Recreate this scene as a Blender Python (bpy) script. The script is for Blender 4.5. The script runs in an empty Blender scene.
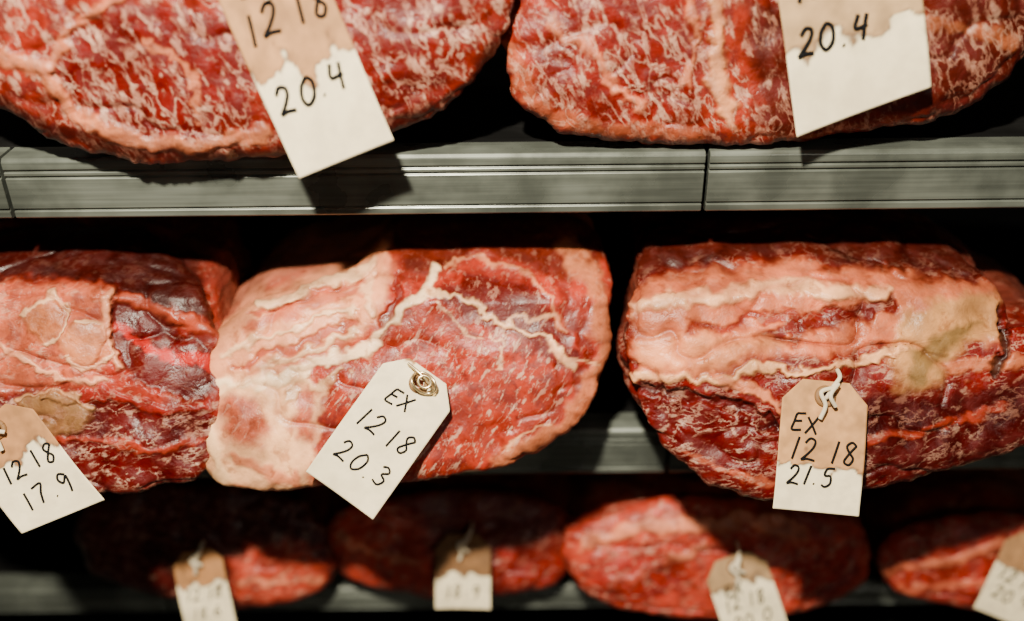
import bpy, bmesh, math, random
import numpy as np
from mathutils import Vector, Matrix, Euler

# ------------------------------------------------------------------ camera
D, H, PITCH, ROLL, F = 0.80, 1.60, math.radians(30), math.radians(0.6), 1000.0
scene = bpy.context.scene
cam_d = bpy.data.cameras.new("camera"); cam = bpy.data.objects.new("camera", cam_d)
scene.collection.objects.link(cam); scene.camera = cam
cam_d.sensor_width = 36.0; cam_d.lens = F*36/1024
cam_d.clip_start = 0.02
CAM = np.array([0.0, -D, H])
R = Euler((math.pi/2-PITCH, 0, 0)).to_matrix() @ Matrix.Rotation(-ROLL, 3, 'Z')
cam.location = CAM; cam.rotation_euler = R.to_euler()
RM = np.array(R)
cam_d.dof.use_dof = True; cam_d.dof.focus_distance = 0.862; cam_d.dof.aperture_fstop = 1.2

def rays(px):
    px = np.atleast_2d(np.asarray(px, float))
    d = np.stack([(px[:,0]-512)/F, -(px[:,1]-310.5)/F, -np.ones(len(px))], 1)
    return d @ RM.T
def on_plane(px, p0, n):
    d = rays(px); t = ((p0-CAM)@n)/(d@n)
    return CAM + d*t[:,None]
def on_z(px, z):
    return on_plane(px, np.array([0,0,z]), np.array([0,0,1.0]))
def on_y(px, y):
    return on_plane(px, np.array([0,y,0]), np.array([0,1.0,0]))

# ------------------------------------------------------------------ noise
def _h(ix,iy,iz):
    h = (ix*374761393 + iy*668265263 + iz*1274126177) & 0xffffffff
    h = ((h ^ (h>>13))*1103515245) & 0xffffffff
    h = ((h ^ (h>>16))*2246822519) & 0xffffffff
    return ((h ^ (h>>15)) & 0xffffff)/float(0xffffff)
def vnoise(p):
    i = np.floor(p).astype(np.int64); f = p-i; f = f*f*(3-2*f)
    x,y,z = i[:,0],i[:,1],i[:,2]; fx,fy,fz = f[:,0],f[:,1],f[:,2]
    r = 0
    for dx in (0,1):
        for dy in (0,1):
            for dz in (0,1):
                w = (fx if dx else 1-fx)*(fy if dy else 1-fy)*(fz if dz else 1-fz)
                r = r + w*_h(x+dx,y+dy,z+dz)
    return r*2-1
def fbm(p, o=3):
    a=1; s=0; t=0
    for k in range(o):
        s = s + a*vnoise(p*(2**k)+17.3*k); t+=a; a*=.5
    return s/t

def catmull(pts, n, closed=True):
    P = np.asarray(pts, float); m=len(P); out=[]
    segs = m if closed else m-1
    for i in range(segs):
        if closed: p0,p1,p2,p3 = P[(i-1)%m],P[i],P[(i+1)%m],P[(i+2)%m]
        else: p0,p1,p2,p3 = P[max(i-1,0)],P[i],P[i+1],P[min(i+2,m-1)]
        for t in np.linspace(0,1,12,endpoint=False):
            out.append(.5*((2*p1)+(-p0+p2)*t+(2*p0-5*p1+4*p2-p3)*t*t+(-p0+3*p1-3*p2+p3)*t**3))
    if not closed: out.append(P[-1])
    out=np.array(out)
    if n is None: return out
    Q = np.vstack([out,out[:1]]) if closed else out
    L = np.concatenate([[0],np.cumsum(np.linalg.norm(np.diff(Q,axis=0),axis=1))])
    tt = np.linspace(0,L[-1],n,endpoint=not closed)
    return np.stack([np.interp(tt,L,Q[:,k]) for k in range(Q.shape[1])],1)

def seg_dist(q, pts, closed=False):
    P=np.asarray(pts,float); best=np.full(len(q),1e9)
    m=len(P)
    for i in range(m if closed else m-1):
        a=P[i]; b=P[(i+1)%m]; ab=b-a
        t=np.clip(((q-a)@ab)/(ab@ab+1e-9),0,1)
        d=np.linalg.norm(q-(a+t[:,None]*ab),axis=1); best=np.minimum(best,d)
    return best
def inside(q, pts):
    P=np.asarray(pts,float); c=np.zeros(len(q),bool); m=len(P)
    for i in range(m):
        a=P[i]; b=P[(i+1)%m]
        cond=((a[1]>q[:,1])!=(b[1]>q[:,1]))
        xx=(b[0]-a[0])*(q[:,1]-a[1])/((b[1]-a[1])+1e-9)+a[0]
        c ^= cond&(q[:,0]<xx)
    return c
def sstep(x): x=np.clip(x,0,1); return x*x*(3-2*x)
def lin(c): c=np.array(c,float)/255; return np.where(c<=.04045,c/12.92,((c+.055)/1.055)**2.4)
def flesh(c): return lin(c)**1.50*np.array([1.02,.92,.78])

# ------------------------------------------------------------------ materials
def new_mat(name):
    m=bpy.data.materials.new(name); m.use_nodes=True
    nt=m.node_tree; return m,nt,nt.nodes["Principled BSDF"]
def N(nt,t,**k):
    n=nt.nodes.new(t)
    for a,b in k.items(): setattr(n,a,b)
    return n
def math_n(nt,op,a,b=None,clamp=False):
    n=nt.nodes.new("ShaderNodeMath"); n.operation=op; n.use_clamp=clamp
    for i,v in enumerate((a,b)):
        if v is None: continue
        if isinstance(v,(int,float)): n.inputs[i].default_value=v
        else: nt.links.new(v,n.inputs[i])
    return n.outputs[0]
def mixc(nt,f,a,b,bt='MIX'):
    n=nt.nodes.new("ShaderNodeMix"); n.data_type='RGBA'; n.blend_type=bt
    for k,v in ((0,f),(6,a),(7,b)):
        if hasattr(v,"links"): nt.links.new(v,n.inputs[k])
        elif k==0: n.inputs[0].default_value=v
        else: n.inputs[k].default_value=(*v,1)
    return n.outputs[2]
def maprange(nt,v,a,b,c=0,d=1):
    n=nt.nodes.new("ShaderNodeMapRange"); n.interpolation_type='SMOOTHSTEP'
    nt.links.new(v,n.inputs[0])
    for i,x in enumerate((a,b,c,d)): n.inputs[i+1].default_value=x
    return n.outputs[0]
def noise(nt,co,sc,det=3,dist=0,rough=.5):
    n=N(nt,"ShaderNodeTexNoise"); nt.links.new(co,n.inputs['Vector']); n.inputs['Scale'].default_value=sc
    n.inputs['Detail'].default_value=det; n.inputs['Distortion'].default_value=dist; n.inputs['Roughness'].default_value=rough
    return n.outputs[0]

def meat_material(name, rot=0.0, stretch=(1,1,1), vscale=60, width=.03, blot=(.56,.64), dist=.5, bump=.6, bw=.85, vw=.7):
    m,nt,b=new_mat(name); L=nt.links.new
    tc=N(nt,"ShaderNodeTexCoord"); mp=N(nt,"ShaderNodeMapping")
    mp.inputs['Scale'].default_value=stretch
    rotn=N(nt,"ShaderNodeVectorRotate",rotation_type='Y_AXIS'); rotn.inputs['Angle'].default_value=rot
    L(tc.outputs['Object'],rotn.inputs['Vector']); L(rotn.outputs[0],mp.inputs[0])
    co=mp.outputs[0]; ob=tc.outputs['Object']
    at=N(nt,"ShaderNodeAttribute",attribute_name="flesh"); ma=N(nt,"ShaderNodeAttribute",attribute_name="marb")
    mk=ma.outputs['Fac']
    n1=noise(nt,co,vscale,5,dist,.58)
    v1=maprange(nt,math_n(nt,'ABSOLUTE',math_n(nt,'SUBTRACT',n1,.5)),0.0,width,1,0)
    n2=noise(nt,co,vscale*.55,4,0,.6)
    msk=maprange(nt,n2,.42,.58)
    n3=noise(nt,co,vscale*1.5,5,.15,.6)
    v3=maprange(nt,n3,*blot)
    veins=math_n(nt,'ADD',math_n(nt,'MULTIPLY',math_n(nt,'MULTIPLY',v1,msk),vw),math_n(nt,'MULTIPLY',v3,bw),True)
    vf=math_n(nt,'MULTIPLY',veins,mk,True)
    n4=noise(nt,ob,24,5,0,.6)
    tone=maprange(nt,n4,.34,.66,.60,1.22)
    base=mixc(nt,1.0,at.outputs['Color'],tone,'MULTIPLY')
    n5=noise(nt,ob,60,6,.3,.62)
    redm=math_n(nt,'MULTIPLY',math_n(nt,'MULTIPLY',maprange(nt,n5,.49,.62),.72),mk)
    base=mixc(nt,redm,base,(.105,.007,.006))
    drk=math_n(nt,'MULTIPLY',maprange(nt,n5,.46,.34),.6)
    base=mixc(nt,drk,base,mixc(nt,1.0,base,(.46,.32,.27),'MULTIPLY'))
    fatc=mixc(nt,maprange(nt,n4,.38,.62),(.44,.19,.125),(.66,.39,.265))
    col=mixc(nt,math_n(nt,'MULTIPLY',vf,.85),base,fatc)
    L(col,b.inputs['Base Color'])
    L(maprange(nt,n5,.3,.7,.27,.55),b.inputs['Roughness'])
    b.inputs['Specular IOR Level'].default_value=.38
    hsum=math_n(nt,'ADD',math_n(nt,'MULTIPLY',vf,.08),math_n(nt,'ADD',math_n(nt,'MULTIPLY',n5,.55),n4))
    bp=N(nt,"ShaderNodeBump"); bp.inputs['Strength'].default_value=bump; bp.inputs['Distance'].default_value=.006
    L(hsum,bp.inputs['Height']); L(bp.outputs[0],b.inputs['Normal'])
    return m

M_soft = meat_material("ribeye_face", rot=-.6, stretch=(1.9,1,.55), vscale=66, width=.018, blot=(.56,.63), dist=.1, bump=.4)
M_web  = meat_material("marbled_beef", rot=.2, stretch=(.75,1,1.6), vscale=66, width=.036, blot=(.56,.67), dist=.4, bw=.7, vw=.75)
M_top  = meat_material("heavily_marbled_beef", rot=.45, stretch=(1.5,1,.8), vscale=54, width=.055, blot=(.53,.66), dist=.5, bw=.75, vw=.8)

# ------------------------------------------------------------------ roasts
FAT=(242,208,178); BARK=(104,44,32)
def make_roast(outline, shelf_z, bot_py, base, paint, mat, seed, tilt=25, bulge=.03, depth=.26, S=420, N1=95, base_m=.5,
               body=BARK, amp=1.0, nexp=3.2, taper=.12, warp=1.0, rec=None):
    ol=catmull(outline,S)
    bx=ol[np.argmax(ol[:,1]),0]
    p0=on_z([(bx,bot_py)],shelf_z+.001)[0]
    a=math.radians(tilt); n=np.array([0,-math.cos(a),math.sin(a)])
    def place(q):
        P=on_plane(q,p0,n)
        if rec:   # the cut face rolls over backwards into the top of the roast
            r=np.clip((rec[0]-q[:,1])/100,0,None)**1.35*rec[1]
            P=CAM+(P-CAM)*(1+r)[:,None]
        return P
    c=ol.mean(0)
    oz=np.hstack([ol*.035,np.full((S,1),seed*2.1)])
    ol=c+(ol-c)*(1+.030*fbm(oz,3)+.012*fbm(oz*4,2))[:,None]
    s1=np.linspace(0,.90,N1)[1:]
    ph=np.linspace(math.asin(.9**(nexp/2)),math.pi/2,22)[1:]
    s=np.concatenate([s1,np.sin(ph)**(2/nexp)])
    dep=bulge*(np.clip(1-s**nexp,0,1))**(1/nexp)
    C3=place(c[None])[0]; cd=CAM-C3; cd/=np.linalg.norm(cd)
    V=[];PX=[];RR=[]
    for si,di in zip(s,dep):
        q=c+si*(ol-c); P=place(q)+cd*di
        V.append(P);PX.append(q);RR.append(np.full(S,si))
    P1=place(ol); Cb=P1.mean(0)
    NB=46
    for k in range(1,NB+1):
        t=k/NB; sc=1-taper*t**2
        if t>.85: sc*=math.sqrt(max(0,1-((t-.85)/.15)**2*.97))
        P=Cb+(P1-Cb)*sc; P=P+np.array([0,depth*t*1.0,0])
        P[:,1]-= (P1[:,1]-Cb[1])*min(1,t)*.9
        V.append(P);PX.append(c+(1+t*.9)*(ol-c));RR.append(np.full(S,1+t))
    V=np.vstack(V);PX=np.vstack(PX);RR=np.concatenate(RR)
    V=np.vstack([(C3+cd*bulge)[None],V]);PX=np.vstack([c[None],PX]);RR=np.concatenate([[0],RR])
    rad=V-Cb; rad[:,1]*=.3; rad/= (np.linalg.norm(rad,axis=1)[:,None]+1e-6)
    wbody=sstep((RR-.8)/.3)[:,None]
    nd=cd*(1-wbody)+rad*wbody
    so=seed*3.7
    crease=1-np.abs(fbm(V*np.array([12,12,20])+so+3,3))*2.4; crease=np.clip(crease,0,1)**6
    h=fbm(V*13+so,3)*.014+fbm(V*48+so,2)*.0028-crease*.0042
    h=h*amp
    Z=np.zeros((len(V),1))
    p2=np.hstack([PX*.025,Z+seed]); p3=np.hstack([PX*.11,Z+seed+9])
    W=PX+warp*(np.stack([fbm(p2,2),fbm(p2+50,2)],1)*9+np.stack([fbm(p3,3),fbm(p3+50,3)],1)*8)
    col=np.tile(flesh(base),(len(V),1)); mb=np.full(len(V),float(base_m))
    for ly in paint:
        kind,pts,w,cc,st=ly[:5]; mv=ly[5] if len(ly)>5 else None; hh=ly[6] if len(ly)>6 else 0
        if kind=='poly':
            d=seg_dist(W,pts,True); ins=inside(W,pts); sd=np.where(ins,d,-d)
            f=sstep((sd+w)/(2*w))
        else:
            P=catmull(pts,max(8,len(pts)*5),False)
            d=seg_dist(W,P); ww=w*(1+.7*fbm(p2*2.5+31,2)); f=sstep((ww-d)/(ww*.8)+.25)
        fn=f*st
        if cc is not None: col=col*(1-fn[:,None])+flesh(cc)*fn[:,None]
        if mv is not None: mb=mb*(1-fn)+mv*fn
        if hh: h=h+hh*.001*f
    col=col*(1-.5*(crease*amp*.8)[:,None]*np.array([.7,1,1]))  # cavity shading painted into the flesh colour along the modelled creases
    rim=sstep((RR-.88+.10*fbm(p2*3+4,2))/.14)[:,None]*.55*(RR<=1.3)[:,None]
    col=col*(1-rim*.6)+flesh((112,52,38))*rim*.6
    bf=sstep((RR-1.0)/.25)[:,None]
    bcol=lin(body)*(1+.5*fbm(V*30+so,3))[:,None]
    streak=sstep(fbm(V*np.array([30,8,45])+so+5,3)*2.5)[:,None]*.45
    bcol=bcol*(1-streak)+lin((150,80,60))*streak
    col=col*(1-bf)+bcol*bf; mb=mb*(1-.8*bf[:,0])
    V=V+nd*h[:,None]
    over=V[:,1]>-.004
    V[:,2]=np.where(over,np.maximum(V[:,2],shelf_z+.0015),np.maximum(V[:,2],shelf_z-.02))
    org=Cb.copy(); V=V-org
    nr=(len(V)-1)//S
    idx=1+np.arange(nr*S).reshape(nr,S); nx=np.roll(idx,-1,axis=1)
    quads=np.stack([idx[:-1],nx[:-1],nx[1:],idx[1:]],-1).reshape(-1,4)
    tris=[(0,int(nx[0,j]),int(idx[0,j])) for j in range(S)]
    cap=[tuple(int(x) for x in idx[-1])]
    me=bpy.data.meshes.new("beef_rib_roast")
    me.from_pydata(V.tolist(),[],quads.tolist()+tris+cap); me.update()
    me.polygons.foreach_set("use_smooth",[True]*len(me.polygons))
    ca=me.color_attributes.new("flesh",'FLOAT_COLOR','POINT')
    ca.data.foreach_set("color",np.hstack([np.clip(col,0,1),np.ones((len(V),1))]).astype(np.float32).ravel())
    fa=me.attributes.new("marb",'FLOAT','POINT'); fa.data.foreach_set("value",np.clip(mb,0,1).astype(np.float32))
    bm=bmesh.new(); bm.from_mesh(me); bmesh.ops.recalc_face_normals(bm,faces=bm.faces); bm.to_mesh(me); bm.free()
    me.materials.append(mat)
    ob=bpy.data.objects.new("beef_rib_roast",me); ob.location=org; scene.collection.objects.link(ob)
    return dict(p0=p0,n=n,cd=cd,bulge=bulge,ob=ob)

Z1,Z2,Z3=1.291,1.000,0.747
Y3=0.04

# centre roast
A=make_roast([(195,385),(196,425),(203,458),(216,481),(240,490),(275,490),(320,486),(370,481),(420,478),(465,473),(510,464),(545,448),(572,424),(592,396),(604,360),(611,320),(610,285),(604,255),(590,228),(555,212),(500,208),(455,208),(412,211),(386,228),(368,250),(335,272),(290,288),(262,300),(232,318),(210,345)],
 Z2,490,(198,92,74),[
 ('poly',[(195,300),(262,290),(400,215),(380,320),(330,350),(290,372),(195,375)],8,(238,184,154),1,.0,1),
 ('line',[(250,330),(300,312),(360,290)],7,(208,122,100),.75,.1,-1),
 ('line',[(225,350),(290,335),(350,310)],4,(248,216,188),.9,.0,2),
 ('line',[(240,365),(300,350),(350,325)],5,(188,90,72),.8,.2,-2),
 ('line',[(265,305),(320,288),(370,262)],7,(250,220,192),.95,.0,4),
 ('line',[(250,318),(310,300),(372,276)],3,(196,104,84),.8,.0,-3),
 ('poly',[(195,375),(290,372),(330,385),(318,430),(312,495),(195,495)],8,(248,208,176),1,.05),
 ('poly',[(225,398),(262,400),(278,425),(262,442),(235,436),(226,418)],9,(182,80,62),.85,.7),
 ('poly',[(290,388),(318,385),(310,440),(292,420)],6,(190,90,72),.85,.6),
 ('line',[(200,400),(215,440),(225,480)],9,(250,220,188),.9,0,2),
 ('line',[(240,455),(270,465),(300,478)],8,(218,138,112),.7,.2,1),
 ('poly',[(325,390),(340,362),(372,345),(400,322),(432,300),(470,300),(520,322),(556,352),(560,392),(538,436),(490,462),(420,474),(335,478),(312,450)],5,(186,88,66),1,1),
 ('poly',[(430,290),(470,278),(530,290),(560,320),(575,360),(556,372),(520,338),(470,318)],5,(136,42,32),.95,.6,-1),
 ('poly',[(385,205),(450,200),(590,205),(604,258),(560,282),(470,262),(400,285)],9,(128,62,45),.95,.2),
 ('line',[(560,245),(590,285),(598,330),(590,375),(570,412),(540,440),(500,460)],13,(226,164,132),.85,.3,1.5),
 ('line',[(545,270),(568,310),(580,350),(572,390)],5,(152,60,46),.8,.3,-1),
 ('line',[(203,378),(250,384),(295,376),(335,358),(375,338),(405,312),(428,288),(440,268)],6,(254,232,206),1,.0,1.5),
 ('line',[(225,395),(270,372),(320,352),(352,330)],3.5,(250,218,190),.9,.0,1),
 ('line',[(285,400),(300,380),(318,384),(345,366)],3.5,FAT,.9,0,1),
 ('line',[(428,290),(470,300),(505,322),(545,340),(572,372)],3.2,(250,216,186),.95,0,1),
 ('line',[(450,262),(500,272),(545,300),(566,330)],3,(236,186,156),.6,0,1),
 ('line',[(440,300),(455,320),(480,335)],2,(244,206,176),.85),
 ('line',[(490,330),(500,350),(498,372)],2,(244,206,176),.85),
 ('line',[(505,322),(530,315),(560,318)],2.5,(244,202,172),.85),
 ('line',[(545,340),(560,360),(590,362)],2.5,(244,202,172),.85),
 ('line',[(500,450),(520,430),(545,425)],2.5,(244,202,172),.85),
 ('line',[(372,262),(364,290),(372,316)],6,(246,208,180),.85,0,2),
 ('line',[(395,285),(400,300),(385,325)],6,(156,60,48),.85,.2,-2),
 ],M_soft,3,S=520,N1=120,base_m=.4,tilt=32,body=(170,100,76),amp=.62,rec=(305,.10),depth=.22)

# right roast
B=make_roast([(630,345),(629,372),(634,402),(648,430),(668,452),(692,474),(722,489),(765,497),(815,496),(865,490),(915,478),(960,463),(1010,450),(1060,436),(1090,400),(1085,350),(1050,325),(1010,325),(1002,300),(970,262),(930,232),(870,212),(800,208),(730,210),(680,218),(645,242),(634,300)],
 Z2,497,(150,44,35),[
 ('poly',[(630,282),(700,272),(800,266),(900,270),(1000,288),(1003,345),(900,345),(800,350),(720,372),(640,375)],8,(224,152,122),1,.25,2),
 ('line',[(640,308),(720,296),(800,290),(880,296)],9,(246,206,174),.9,.05,3),
 ('line',[(700,326),(780,318),(860,316)],6,(164,56,43),.85,.5,-2),
 ('line',[(760,345),(820,325),(885,305)],11,(146,36,29),.95,.7,-2),
 ('poly',[(645,345),(720,330),(790,345),(720,368),(640,370)],8,(242,182,144),.9,.05,1),
 ('poly',[(900,310),(960,294),(1000,300),(1002,335),(960,350),(935,385),(895,392),(890,350)],8,(214,176,134),.95,.05,2),
 ('poly',[(905,354),(938,334),(978,324),(950,350),(925,380),(905,387)],5,(150,130,96),.9,.0),
 ('line',[(632,378),(690,376),(720,378),(770,368),(830,362),(900,352)],4,(246,204,168),.95,0,3),
 ('line',[(720,376),(760,395),(790,415)],4,(232,168,138),.9,0,2),
 ('line',[(630,390),(680,394),(725,398),(775,425)],7,(76,16,16),.85,.2,-7),
 ('poly',[(636,400),(720,395),(770,420),(770,497),(700,480),(650,430)],10,(130,33,28),.9,1),
 ('poly',[(860,400),(940,392),(1060,380),(1070,430),(960,462),(860,490)],10,(100,27,23),.95,.45),
 ('line',[(870,440),(930,425),(1000,410)],5,(186,94,72),.75,.4,1),
 ('line',[(950,372),(1000,364),(1050,364)],7,(214,150,120),.8,.2,2),
 ('line',[(680,452),(730,470),(790,478),(860,474)],4,(210,136,110),.7,.5),
 ('line',[(1003,310),(1004,345),(990,375)],5,(44,12,12),.9,0,-8),
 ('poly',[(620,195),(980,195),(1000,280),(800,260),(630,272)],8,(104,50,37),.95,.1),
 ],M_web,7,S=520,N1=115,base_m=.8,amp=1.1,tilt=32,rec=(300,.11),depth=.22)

# left roast
Cc=make_roast([(-80,260),(-30,236),(0,230),(45,226),(90,224),(130,230),(170,246),(200,272),(215,315),(220,370),(222,400),(218,436),(207,464),(180,484),(140,495),(100,496),(55,488),(10,476),(-50,465),(-100,430),(-110,360)],
 Z2,496,(186,88,71),[
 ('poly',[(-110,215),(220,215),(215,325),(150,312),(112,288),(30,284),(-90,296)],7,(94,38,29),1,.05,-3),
 ('poly',[(-20,288),(112,290),(108,350),(90,380),(40,390),(-20,395)],6,(212,136,112),1,.7,3),
 ('poly',[(114,285),(150,310),(222,355),(205,400),(130,378),(110,345)],6,(122,24,18),1,.15,-5),
 ('line',[(116,330),(160,352),(225,370)],6,(206,56,38),.9,0,0),
 ('line',[(120,298),(165,316),(222,336)],8,(204,118,94),.85,0,3),
 ('poly',[(0,392),(70,385),(130,400),(210,395),(222,440),(190,490),(90,496),(0,470)],9,(122,28,24),1,1),
 ('line',[(40,400),(90,392),(150,405),(205,400)],6,(172,66,52),.8,.5,3),
 ('line',[(30,445),(90,440),(150,450),(200,440)],4,(202,106,86),.7,.5,2),
 ('poly',[(24,312),(36,302),(54,300),(68,312),(62,332),(44,338),(28,328)],4,(208,150,116),.9,.3,3),
 ('line',[(24,312),(36,302),(54,300),(68,312),(62,332),(46,338)],2.2,(250,218,190),.85,.0,2),
 ('poly',[(58,336),(74,326),(96,324),(111,338),(104,356),(82,364),(64,354)],4,(214,158,124),.9,.3,3),
 ('line',[(74,326),(96,324),(111,338),(104,356),(82,364),(64,354)],2.2,(250,218,190),.85,.0,2),
 ('poly',[(20,400),(44,390),(70,392),(90,408),(82,430),(54,438),(28,424)],5,(184,152,118),.95,.4,3),
 ('line',[(20,400),(44,390),(70,392),(90,408)],2.6,(234,196,162),.7,0,2),
 ('line',[(-10,345),(20,352),(60,376),(100,376)],4,(244,198,172),.8,0,2),
 ('line',[(108,296),(104,315),(116,364)],5,(240,190,164),.85,0,3),
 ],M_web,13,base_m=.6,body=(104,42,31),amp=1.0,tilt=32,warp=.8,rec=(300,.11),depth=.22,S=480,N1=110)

# top row
Dd=make_roast([(-70,40),(-30,85),(5,108),(45,132),(95,150),(150,160),(210,160),(280,156),(345,146),(405,128),(455,100),(488,64),(506,20),(510,-30),(496,-85),(455,-130),(380,-155),(250,-165),(110,-160),(0,-140),(-60,-90),(-85,-25)],
 Z1,160,(168,74,55),[
 ('poly',[(55,60),(95,20),(160,5),(230,20),(260,70),(240,120),(160,138),(85,115)],10,(138,36,30),.9,1),
 ('poly',[(300,-40),(420,-40),(470,10),(450,80),(380,118),(310,90)],10,(140,46,36),.85,1),
 ('line',[(-40,40),(10,55),(50,70),(85,118),(150,140),(260,130)],9,(226,168,138),.8,.3,3),
 ('line',[(50,70),(70,30),(120,0),(180,-20)],6,(226,164,136),.8,.3,2),
 ('line',[(235,20),(270,60),(300,100),(360,118)],8,(222,158,130),.75,.4,2),
 ('line',[(0,100),(60,132),(140,152),(230,152),(320,146),(400,122),(460,88),(495,40)],10,(100,42,31),.95,.2),
 ('line',[(150,40),(190,70),(200,110)],4,(230,168,140),.7),
 ],M_top,21,tilt=14,bulge=.035,base_m=1,amp=.75)
Ee=make_roast([(512,60),(515,92),(530,112),(565,130),(610,139),(665,144),(730,144),(800,140),(860,133),(920,120),(970,103),(1005,80),(1032,45),(1050,0),(1045,-60),(1010,-110),(940,-140),(820,-155),(700,-155),(600,-140),(545,-100),(520,-40),(512,10)],
 Z1,145,(176,82,61),[
 ('poly',[(540,30),(580,-20),(680,-10),(715,50),(700,110),(620,125),(550,95)],10,(150,52,40),.85,1),
 ('line',[(728,-60),(722,0),(718,60),(728,110)],9,(230,182,148),.9,.3,3),
 ('line',[(690,-20),(700,30),(690,80)],6,(226,166,138),.75,.5,2),
 ('line',[(560,20),(600,60),(640,100)],6,(230,168,142),.75,.5,2),
 ('line',[(515,40),(540,95),(610,125),(700,132)],10,(204,138,110),.7,.5,1),
 ('poly',[(745,0),(1050,-20),(1040,60),(960,110),(760,135)],12,(108,50,36),.9,.65),
 ('line',[(900,20),(960,30),(1010,40)],7,(190,132,102),.7,.4,1),
 ],M_top,29,tilt=14,bulge=.035,base_m=1,amp=.75)

# bottom row
Ff=make_roast([(78,535),(88,565),(120,585),(170,598),(230,605),(285,603),(322,590),(335,565),(325,530),(300,500),(240,485),(170,482),(110,490),(85,510)],
 Z3,605,(110,44,35),[
 ('poly',[(225,560),(290,540),(335,560),(322,598),(240,606)],8,(214,112,92),.9,.8,1),  # lit part of the roast painted paler; dark base stands for shade
 ('line',[(240,585),(285,575),(320,578)],4,(240,176,152),.8),
 ],M_web,33,S=300,N1=60,base_m=.4,depth=.24,bulge=.03,amp=.9)
G=make_roast([(326,535),(332,560),(352,580),(390,592),(440,597),(500,594),(550,588),(572,570),(575,535),(560,505),(500,490),(430,488),(370,498),(335,515)],
 Z3,597,(140,58,46),[
 ('poly',[(326,510),(400,505),(440,545),(440,590),(370,585),(335,560)],8,(216,110,92),.9,.8,1),  # paler patch paints the lit side into the meat colour
 ('line',[(335,535),(370,548),(420,560)],4,(242,176,152),.8),
 ('poly',[(490,550),(560,555),(560,588),(500,594)],8,(178,66,52),.8,.6),
 ],M_web,37,S=300,N1=60,base_m=.4,depth=.24,bulge=.03,amp=.9)
Hh=make_roast([(566,560),(585,588),(615,606),(660,616),(720,620),(790,616),(840,600),(868,578),(868,545),(845,520),(790,505),(720,498),(650,500),(600,515),(570,535)],
 Z3,621,(208,104,86),[
 ('line',[(590,545),(650,528),(720,520),(800,530)],9,(242,180,154),.8,.3,3),
 ('line',[(620,580),(670,560),(700,545)],6,(238,174,150),.8,.3,2),
 ('poly',[(590,560),(650,545),(690,575),(650,605),(600,595)],8,(174,56,46),.8,1),
 ('poly',[(770,555),(850,545),(860,580),(800,605)],8,(180,70,57),.8,.9),
 ],M_web,41,S=320,N1=70,base_m=.8,depth=.24,bulge=.03,amp=1)
I_=make_roast([(874,565),(885,588),(915,600),(960,606),(1020,604),(1070,596),(1090,560),(1075,525),(1020,512),(950,515),(900,528),(878,545)],
 Z3,605,(188,82,66),[
 ('line',[(885,570),(940,560),(1000,545)],6,(234,162,136),.8,.4,2),
 ('line',[(900,590),(960,585),(1020,575)],4,(228,150,126),.8,.4,1),
 ],M_web,43,S=280,N1=55,base_m=.8,depth=.24,bulge=.03,amp=.9)

# ------------------------------------------------------------------ shelves
def metal(name,col,rough=.42,met=.75,spec=.5):
    m,nt,b=new_mat(name); L=nt.links.new
    tc=N(nt,"ShaderNodeTexCoord"); mp=N(nt,"ShaderNodeMapping"); mp.inputs['Scale'].default_value=(1.5,30,60)
    L(tc.outputs['Object'],mp.inputs[0])
    n=noise(nt,mp.outputs[0],4,5); n2=noise(nt,tc.outputs['Object'],14,5)
    t=math_n(nt,'MULTIPLY',maprange(nt,n,.3,.7,.75,1.1),maprange(nt,n2,.35,.65,.6,1.15))
    L(mixc(nt,1.0,col,t,'MULTIPLY'),b.inputs['Base Color'])
    L(maprange(nt,n2,.3,.7,rough-.1,rough+.15),b.inputs['Roughness']); b.inputs['Metallic'].default_value=met
    b.inputs['Specular IOR Level'].default_value=spec
    return m
M_al=metal("galvanised_steel",(.155,.175,.15),.30,.35)
M_dk=metal("dark_steel",(.03,.034,.034),.5,.4)
M_deck=metal("dark_deck",(.008,.008,.008),.8,0,.05)  # near-black tone for the shelf deck

def add_mesh(name,V,F_,mat,parent=None,smooth=False):
    me=bpy.data.meshes.new(name); me.from_pydata(V,[],F_); me.update()
    if smooth: me.polygons.foreach_set("use_smooth",[True]*len(me.polygons))
    me.materials.append(mat); ob=bpy.data.objects.new(name,me); scene.collection.objects.link(ob)
    if parent: ob.parent=parent
    return ob
def extrude_x(prof,x0,x1,V,F_):
    n=len(prof); b=len(V)
    V+=[(x0,y,z) for y,z in prof]+[(x1,y,z) for y,z in prof]
    F_+=[(b+i,b+(i+1)%n,b+n+(i+1)%n,b+n+i) for i in range(n)]
    F_+=[tuple(b+i for i in range(n))[::-1],tuple(b+n+i for i in range(n))]
def box(V,F_,x0,x1,y0,y1,z0,z1):
    extrude_x([(y0,z0),(y0,z1),(y1,z1),(y1,z0)],x0,x1,V,F_)

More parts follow.
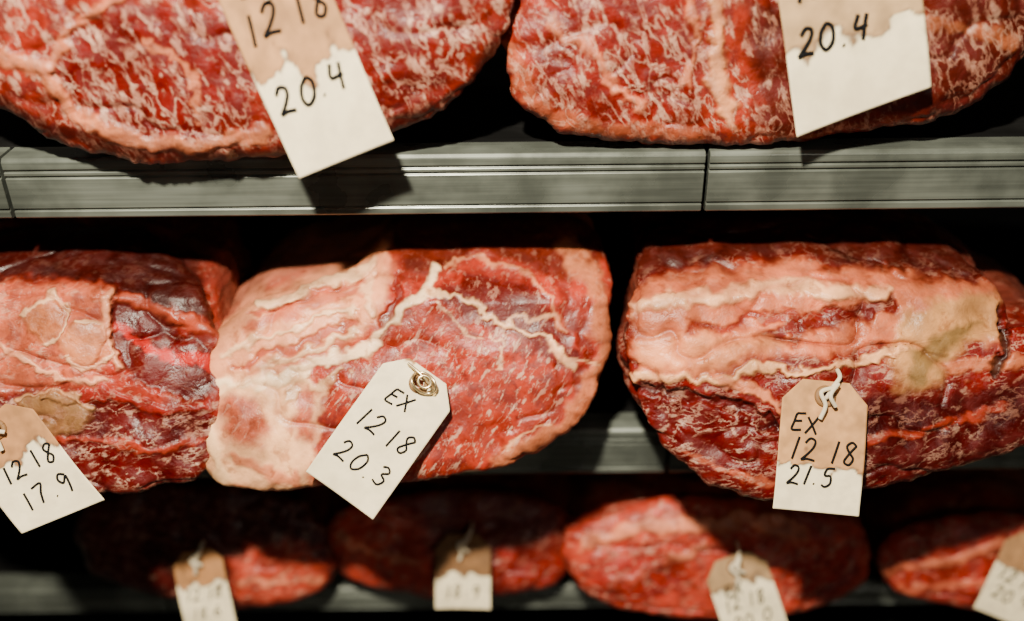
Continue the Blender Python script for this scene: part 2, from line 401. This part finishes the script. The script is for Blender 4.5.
def shelf(zt,yf,hh,seams,depth=.46):
    z=zt; rim=.030
    prof=[(yf+.003,z-hh),(yf,z-hh+.002)]
    for g in (.16,.70,.80):
        zz=z-hh+hh*g
        prof+=[(yf,zz-.0012),(yf+.0022,zz-.0008),(yf+.0022,zz+.0008),(yf,zz+.0012)]
    prof+=[(yf,z-.003),(yf+.003,z),(yf+rim,z),(yf+rim,z-hh)]
    V=[];F_=[]
    for a,b in zip(seams[:-1],seams[1:]): extrude_x(prof,a+.0018,b-.0018,V,F_)
    nf=len(F_)
    extrude_x([(yf+rim+.001,z-.02),(yf+rim+.001,z),(yf+depth,z),(yf+depth,z-.02)],seams[0],seams[-1],V,F_)
    box(V,F_,seams[0],seams[-1],yf+.010,yf+.012,z-hh+.004,z-.006)
    ob=add_mesh("metal_shelf",V,F_,M_al); ob.data.materials.append(M_deck)
    for p in ob.data.polygons[nf:]: p.material_index=1
    bv=ob.modifiers.new("bevel",'BEVEL'); bv.width=.0006; bv.segments=1
    return ob
sx=on_y([(706,180)],0)[0,0]; sl=on_y([(10,205)],0)[0,0]
shelf(Z1,0,.056,[sl-.56,sl,sx,sx+.56])
sx2=on_y([(668,455)],0)[0,0]
shelf(Z2,0,.056,[sx2-1.12,sx2-.56,sx2,sx2+.56])
shelf(Z3,Y3,.036,[sx2-1.12,sx2-.56,sx2,sx2+.56],depth=.42)

V=[];F_=[]
for x in (sl,sx): box(V,F_,x-.012,x+.012,.465,.49,0,2.2)
add_mesh("shelf_upright",V,F_,M_dk)
V=[];F_=[]
box(V,F_,-1.0,1.0,.02,.05,.64,.655)
for i in range(170):
    x=-1.0+i*.012; box(V,F_,x,x+.004,.0,.12,.50,.64)
box(V,F_,-1.0,1.0,-.01,.0,.49,.50); box(V,F_,-1.0,1.0,.12,.44,.48,.50)
for x in (-.99,.98): box(V,F_,x,x+.01,.0,.12,0,.50)
add_mesh("vent_grille",V,F_,M_dk)
def wall_mat(name,c):
    m,nt,b=new_mat(name); n=N(nt,"ShaderNodeTexNoise"); n.inputs['Scale'].default_value=6
    nt.links.new(mixc(nt,n.outputs[0],tuple(x*.7 for x in c),c),b.inputs['Base Color']); b.inputs['Roughness'].default_value=.7
    return m
V=[];F_=[];box(V,F_,-2,2,.52,.60,0,2.6); add_mesh("wall_back",V,F_,wall_mat("dark_panel",(.012,.012,.012)))
V=[];F_=[];box(V,F_,-2,2,-3,.6,-.1,0); add_mesh("floor",V,F_,wall_mat("dark_concrete",(.05,.048,.045)))

# ------------------------------------------------------------------ tags
GL={'E':[[(.85,1),(.45,.98),(.12,.93),(.1,.5),(.08,.05),(.4,.0),(.9,.04)],[(.12,.52),(.45,.54),(.72,.56)]],
'X':[[(.05,.95),(.5,.5),(.95,.0)],[(.95,1),(.5,.5),(.0,.0)]],
'1':[[(.5,1),(.45,.5),(.38,0)]],
'2':[[(.1,.78),(.35,1),(.72,.9),(.7,.62),(.4,.3),(.05,.03),(.4,.08),(.95,.02)]],
'8':[[(.82,.86),(.5,1),(.2,.82),(.42,.55),(.75,.28),(.55,.0),(.2,.12),(.4,.45),(.82,.86)]],
'0':[[(.5,1),(.15,.7),(.12,.25),(.45,0),(.85,.25),(.85,.75),(.5,1)]],
'3':[[(.15,.9),(.5,1),(.8,.8),(.4,.55),(.85,.35),(.6,.02),(.1,.1)]],
'4':[[(.25,1),(.12,.5),(.85,.52)],[(.78,.95),(.7,.5),(.66,0)]],
'5':[[(.85,1),(.3,.95),(.2,.6),(.65,.58),(.75,.2),(.4,0),(.08,.1)]],
'6':[[(.75,.98),(.3,.7),(.12,.3),(.4,0),(.8,.2),(.6,.48),(.2,.35)]],
'7':[[(.1,.92),(.85,.98),(.55,.5),(.4,0)]],
'9':[[(.8,.85),(.4,1),(.15,.75),(.4,.52),(.8,.8),(.75,.4),(.6,0)]],
'.':[[(.4,.05),(.5,.02)]]}
mt,nt,b=new_mat("tag_paper"); a=N(nt,"ShaderNodeAttribute",attribute_name="paper")
nz=N(nt,"ShaderNodeTexNoise"); nz.inputs['Scale'].default_value=8; nz.inputs['Detail'].default_value=5
nt.links.new(mixc(nt,1.0,a.outputs['Color'],maprange(nt,nz.outputs[0],.3,.7,.88,1.05),'MULTIPLY'),b.inputs['Base Color']); b.inputs['Roughness'].default_value=.75
M_ink,nt,b=new_mat("black_ink"); b.inputs['Base Color'].default_value=(.006,.006,.007,1); b.inputs['Roughness'].default_value=.8; b.inputs['Specular IOR Level'].default_value=.1
M_ring,nt,b=new_mat("ring_card"); b.inputs['Base Color'].default_value=(.22,.11,.04,1); b.inputs['Roughness'].default_value=.7
M_twine,nt,b=new_mat("cotton_twine"); b.inputs['Base Color'].default_value=(.70,.60,.42,1); b.inputs['Roughness'].default_value=.9
M_brass,nt,b=new_mat("brass_wire"); b.inputs['Base Color'].default_value=(.75,.6,.35,1); b.inputs['Metallic'].default_value=.9; b.inputs['Roughness'].default_value=.3

def curve_obj(name,polys,rad,mat,parent):
    cu=bpy.data.curves.new(name,'CURVE'); cu.dimensions='3D'; cu.bevel_depth=rad; cu.bevel_resolution=2; cu.use_fill_caps=True
    for P in polys:
        sp=cu.splines.new('POLY'); sp.points.add(len(P)-1)
        for i,p in enumerate(P): sp.points[i].co=(*p,1)
    cu.materials.append(mat); ob=bpy.data.objects.new(name,cu); scene.collection.objects.link(ob); ob.parent=parent
    return ob

def make_tag(ro,bot,top,wpx,text,stain=.35,seed=0,off=.004,curl=.004,tie='twine',fs=1.0,stcol=(168,118,72),skew=0,rag=.14):
    rng=random.Random(seed)
    n=ro['n']; p0=ro['p0']+ro['cd']*(ro['bulge']+off)+n*.004
    Bp,Tp=on_plane([bot,top],p0,n); up=Tp-Bp; Lg=np.linalg.norm(up); up/=Lg
    rt=np.cross(up,n); rt/=np.linalg.norm(rt)
    if rt[0]<0: rt=-rt
    mid=(Bp+Tp)/2; fw=np.array(R.col[2]); dpt=abs((mid-CAM)@fw); W=wpx*dpt/F
    def surf(x,y,o=0):
        yy=y/Lg
        crk=.0006*math.sin(yy*9+x/W*4+seed)
        return rt*x+up*(y+skew*x*(1-yy))+n*(o+crk+curl*(math.sin(yy*2.6+.3)+ .6*(x/W*2)**2*(1-yy)))
    nu,nv=48,96; V=[];colr=[];clip=.24*W
    for j in range(nv+1):
        y=Lg*j/nv; e=max(0,y-(Lg-clip)); hw=W/2-e*.95
        for i in range(nu+1):
            x=(i/nu*2-1)*hw; V.append(surf(x,y))
            colr.append((x/W,y/Lg))
    c=np.array(colr); pz=np.hstack([c*np.array([6,8]),np.full((len(c),1),seed*1.3)])
    edge=1-stain+fbm(pz,3)*rag
    f=sstep((c[:,1]-edge)/.02); ed=np.exp(-((c[:,1]-edge-.012)/.014)**2)
    base=lin((250,234,194))[None]*(1+.05*fbm(pz*2,2))[:,None]
    st=lin(stcol)[None]*(1+.4*fbm(pz*1.5+4,3))[:,None]
    col=base*(1-f[:,None])+st*f[:,None]; k_=.75*ed[:,None]*(stain>0); col=col*(1-k_)+lin((84,44,20))*k_
    V=np.array(V); org=Bp
    F_=[(j*(nu+1)+i,j*(nu+1)+i+1,(j+1)*(nu+1)+i+1,(j+1)*(nu+1)+i) for j in range(nv) for i in range(nu)]
    hc=np.array([0,1-.18*W/Lg]); hr=.055; keep=[]
    for q in F_:
        cc=c[list(q)].mean(0); dx=(cc[0]-hc[0]); dy=(cc[1]-hc[1])*Lg/W
        if dx*dx+dy*dy>hr*hr: keep.append(q)
    ob=add_mesh("paper_tag",V.tolist(),keep,mt,smooth=True); ob.location=org
    ca=ob.data.color_attributes.new("paper",'FLOAT_COLOR','POINT')
    ca.data.foreach_set("color",np.hstack([np.clip(col,0,1),np.ones((len(col),1))]).astype(np.float32).ravel())
    so=ob.modifiers.new("thickness",'SOLIDIFY'); so.thickness=.0004
    polys=[]
    for s,v,u,hf in text:
        hgt=hf*W; x=u*W
        for ch in s:
            if ch==' ': x+=hgt*.45; continue
            wd=hgt*(.28 if ch in '.1' else .66); jy=rng.uniform(-.08,.08)*hgt; sl_=rng.uniform(.08,.28)
            for st_ in GL[ch]:
                P=catmull(st_,max(6,len(st_)*5),False)
                polys.append([surf(x+p[0]*wd+p[1]*hgt*sl_,v*Lg+p[1]*hgt+jy,.0004) for p in P])
            x+=wd+hgt*.2
    curve_obj("handwriting",polys,.0135*W*fs,M_ink,ob)
    hx,hy=0,hc[1]*Lg
    ring=[surf(hx+math.cos(t)*W*.095,hy+math.sin(t)*W*.095,.0003) for t in np.linspace(0,2*math.pi,33)]
    curve_obj("eyelet",[ring],W*.034,M_ring,ob)
    if tie=='twine':
        k=[surf(hx-.02*W,hy-.02*W,-.004),surf(hx,hy-.01*W,.004),surf(hx+.06*W,hy+.12*W,.006),surf(hx+.14*W,hy+.24*W,.004),surf(hx+.16*W,hy+.34*W,-.012)]
        k2=[surf(hx+.10*W,hy+.12*W,.007),surf(hx-.08*W,hy+.05*W,.008),surf(hx-.02*W,hy-.10*W,.007),surf(hx-.06*W,hy-.26*W,.004)]
        k3=[surf(hx+.12*W,hy+.16*W,.006),surf(hx+.02*W,hy+.02*W,.010),surf(hx+.10*W,hy-.10*W,.006)]
        curve_obj("twine",[list(catmull(q,30,False)) for q in (k,k2,k3)],.0019,M_twine,ob)
    elif tie=='pin':
        t=np.linspace(0,2*math.pi,28)
        q1=[surf(hx+.05*W+math.cos(a)*W*.16,hy+.04*W+math.sin(a)*W*.11,.006+.003*math.sin(a*2)) for a in t]
        q2=[surf(hx+.05*W+math.cos(a)*W*.08,hy+.06*W+math.sin(a)*W*.07,.009) for a in t]
        q3=list(catmull([surf(hx-.25*W,hy+.12*W,.003),surf(hx,hy+.10*W,.008),surf(hx+.22*W,hy+.02*W,.004),surf(hx+.2*W,hy-.05*W,-.004)],20,False))
        curve_obj("wire_tie",[q1,q2,q3],.0013,M_brass,ob)
    return ob

make_tag(A,(340,495),(428,371),82,[("EX",.69,-.24,.20),("12 18",.45,-.36,.25),("20.3",.19,-.36,.25)],stain=0,seed=1,tie='pin')
make_tag(B,(815,512),(826,381),86,[("EX",.60,-.38,.20),("12 18",.38,-.36,.26),("21.5",.20,-.38,.22)],stain=.64,seed=2,curl=.003,stcol=(196,144,92),rag=.2,off=.010)
make_tag(Cc,(65,516),(-12,418),84,[("12 18",.44,-.26,.22),("17.9",.16,-.26,.24)],stain=.42,seed=3,skew=-.3,off=.007)
make_tag(Dd,(347,159),(255,-50),106,[("EX",.84,-.30,.20),("12 18",.63,-.38,.28),("20.4",.30,-.40,.25)],stain=.56,seed=4,fs=1.35,rag=.34,stcol=(176,128,84),off=.007)
make_tag(Ee,(862,112),(838,-90),140,[("12 18",.62,-.38,.22),("20.4",.36,-.42,.18)],stain=.62,seed=5,fs=1.1,stcol=(182,148,106),skew=.15,rag=.2,off=.007)
make_tag(Ff,(214,632),(196,550),50,[("12 18",.42,-.36,.24),("18.6",.20,-.3,.22)],stain=.42,seed=6,off=.006)
make_tag(G,(463,608),(463,534),55,[("18.9",.16,-.3,.24)],stain=.55,seed=7,stcol=(130,92,56),off=.006)
make_tag(Hh,(760,640),(731,556),62,[("EX",.60,-.3,.18),("12 18",.42,-.36,.22),("20.0",.2,-.34,.22)],stain=.33,seed=8,stcol=(160,128,90),off=.007)
make_tag(I_,(1000,618),(1038,538),62,[("12 18",.42,-.36,.22),("20.4",.2,-.34,.22)],stain=.45,seed=9,stcol=(160,118,78),off=.006)

# ------------------------------------------------------------------ light
def area(name,loc,target,size,e,col):
    l=bpy.data.lights.new(name,'AREA'); l.size=size; l.energy=e; l.color=col
    o=bpy.data.objects.new(name,l); o.location=loc
    o.rotation_euler=(Vector(target)-Vector(loc)).to_track_quat('-Z','Y').to_euler(); scene.collection.objects.link(o)
area("ceiling_spot_light",(-.22,-.80,2.32),(0,0,.92),.07,68,(1,.90,.72))
area("added_fill_light",(.9,-2.6,2.3),(0,0,1.1),.9,7,(1,.90,.78))  # unseen fill lamp added behind the camera to lift the shadows
w=bpy.data.worlds.new("world"); scene.world=w; w.use_nodes=True
w.node_tree.nodes["Background"].inputs[0].default_value=(1,.93,.82,1); w.node_tree.nodes["Background"].inputs[1].default_value=.02
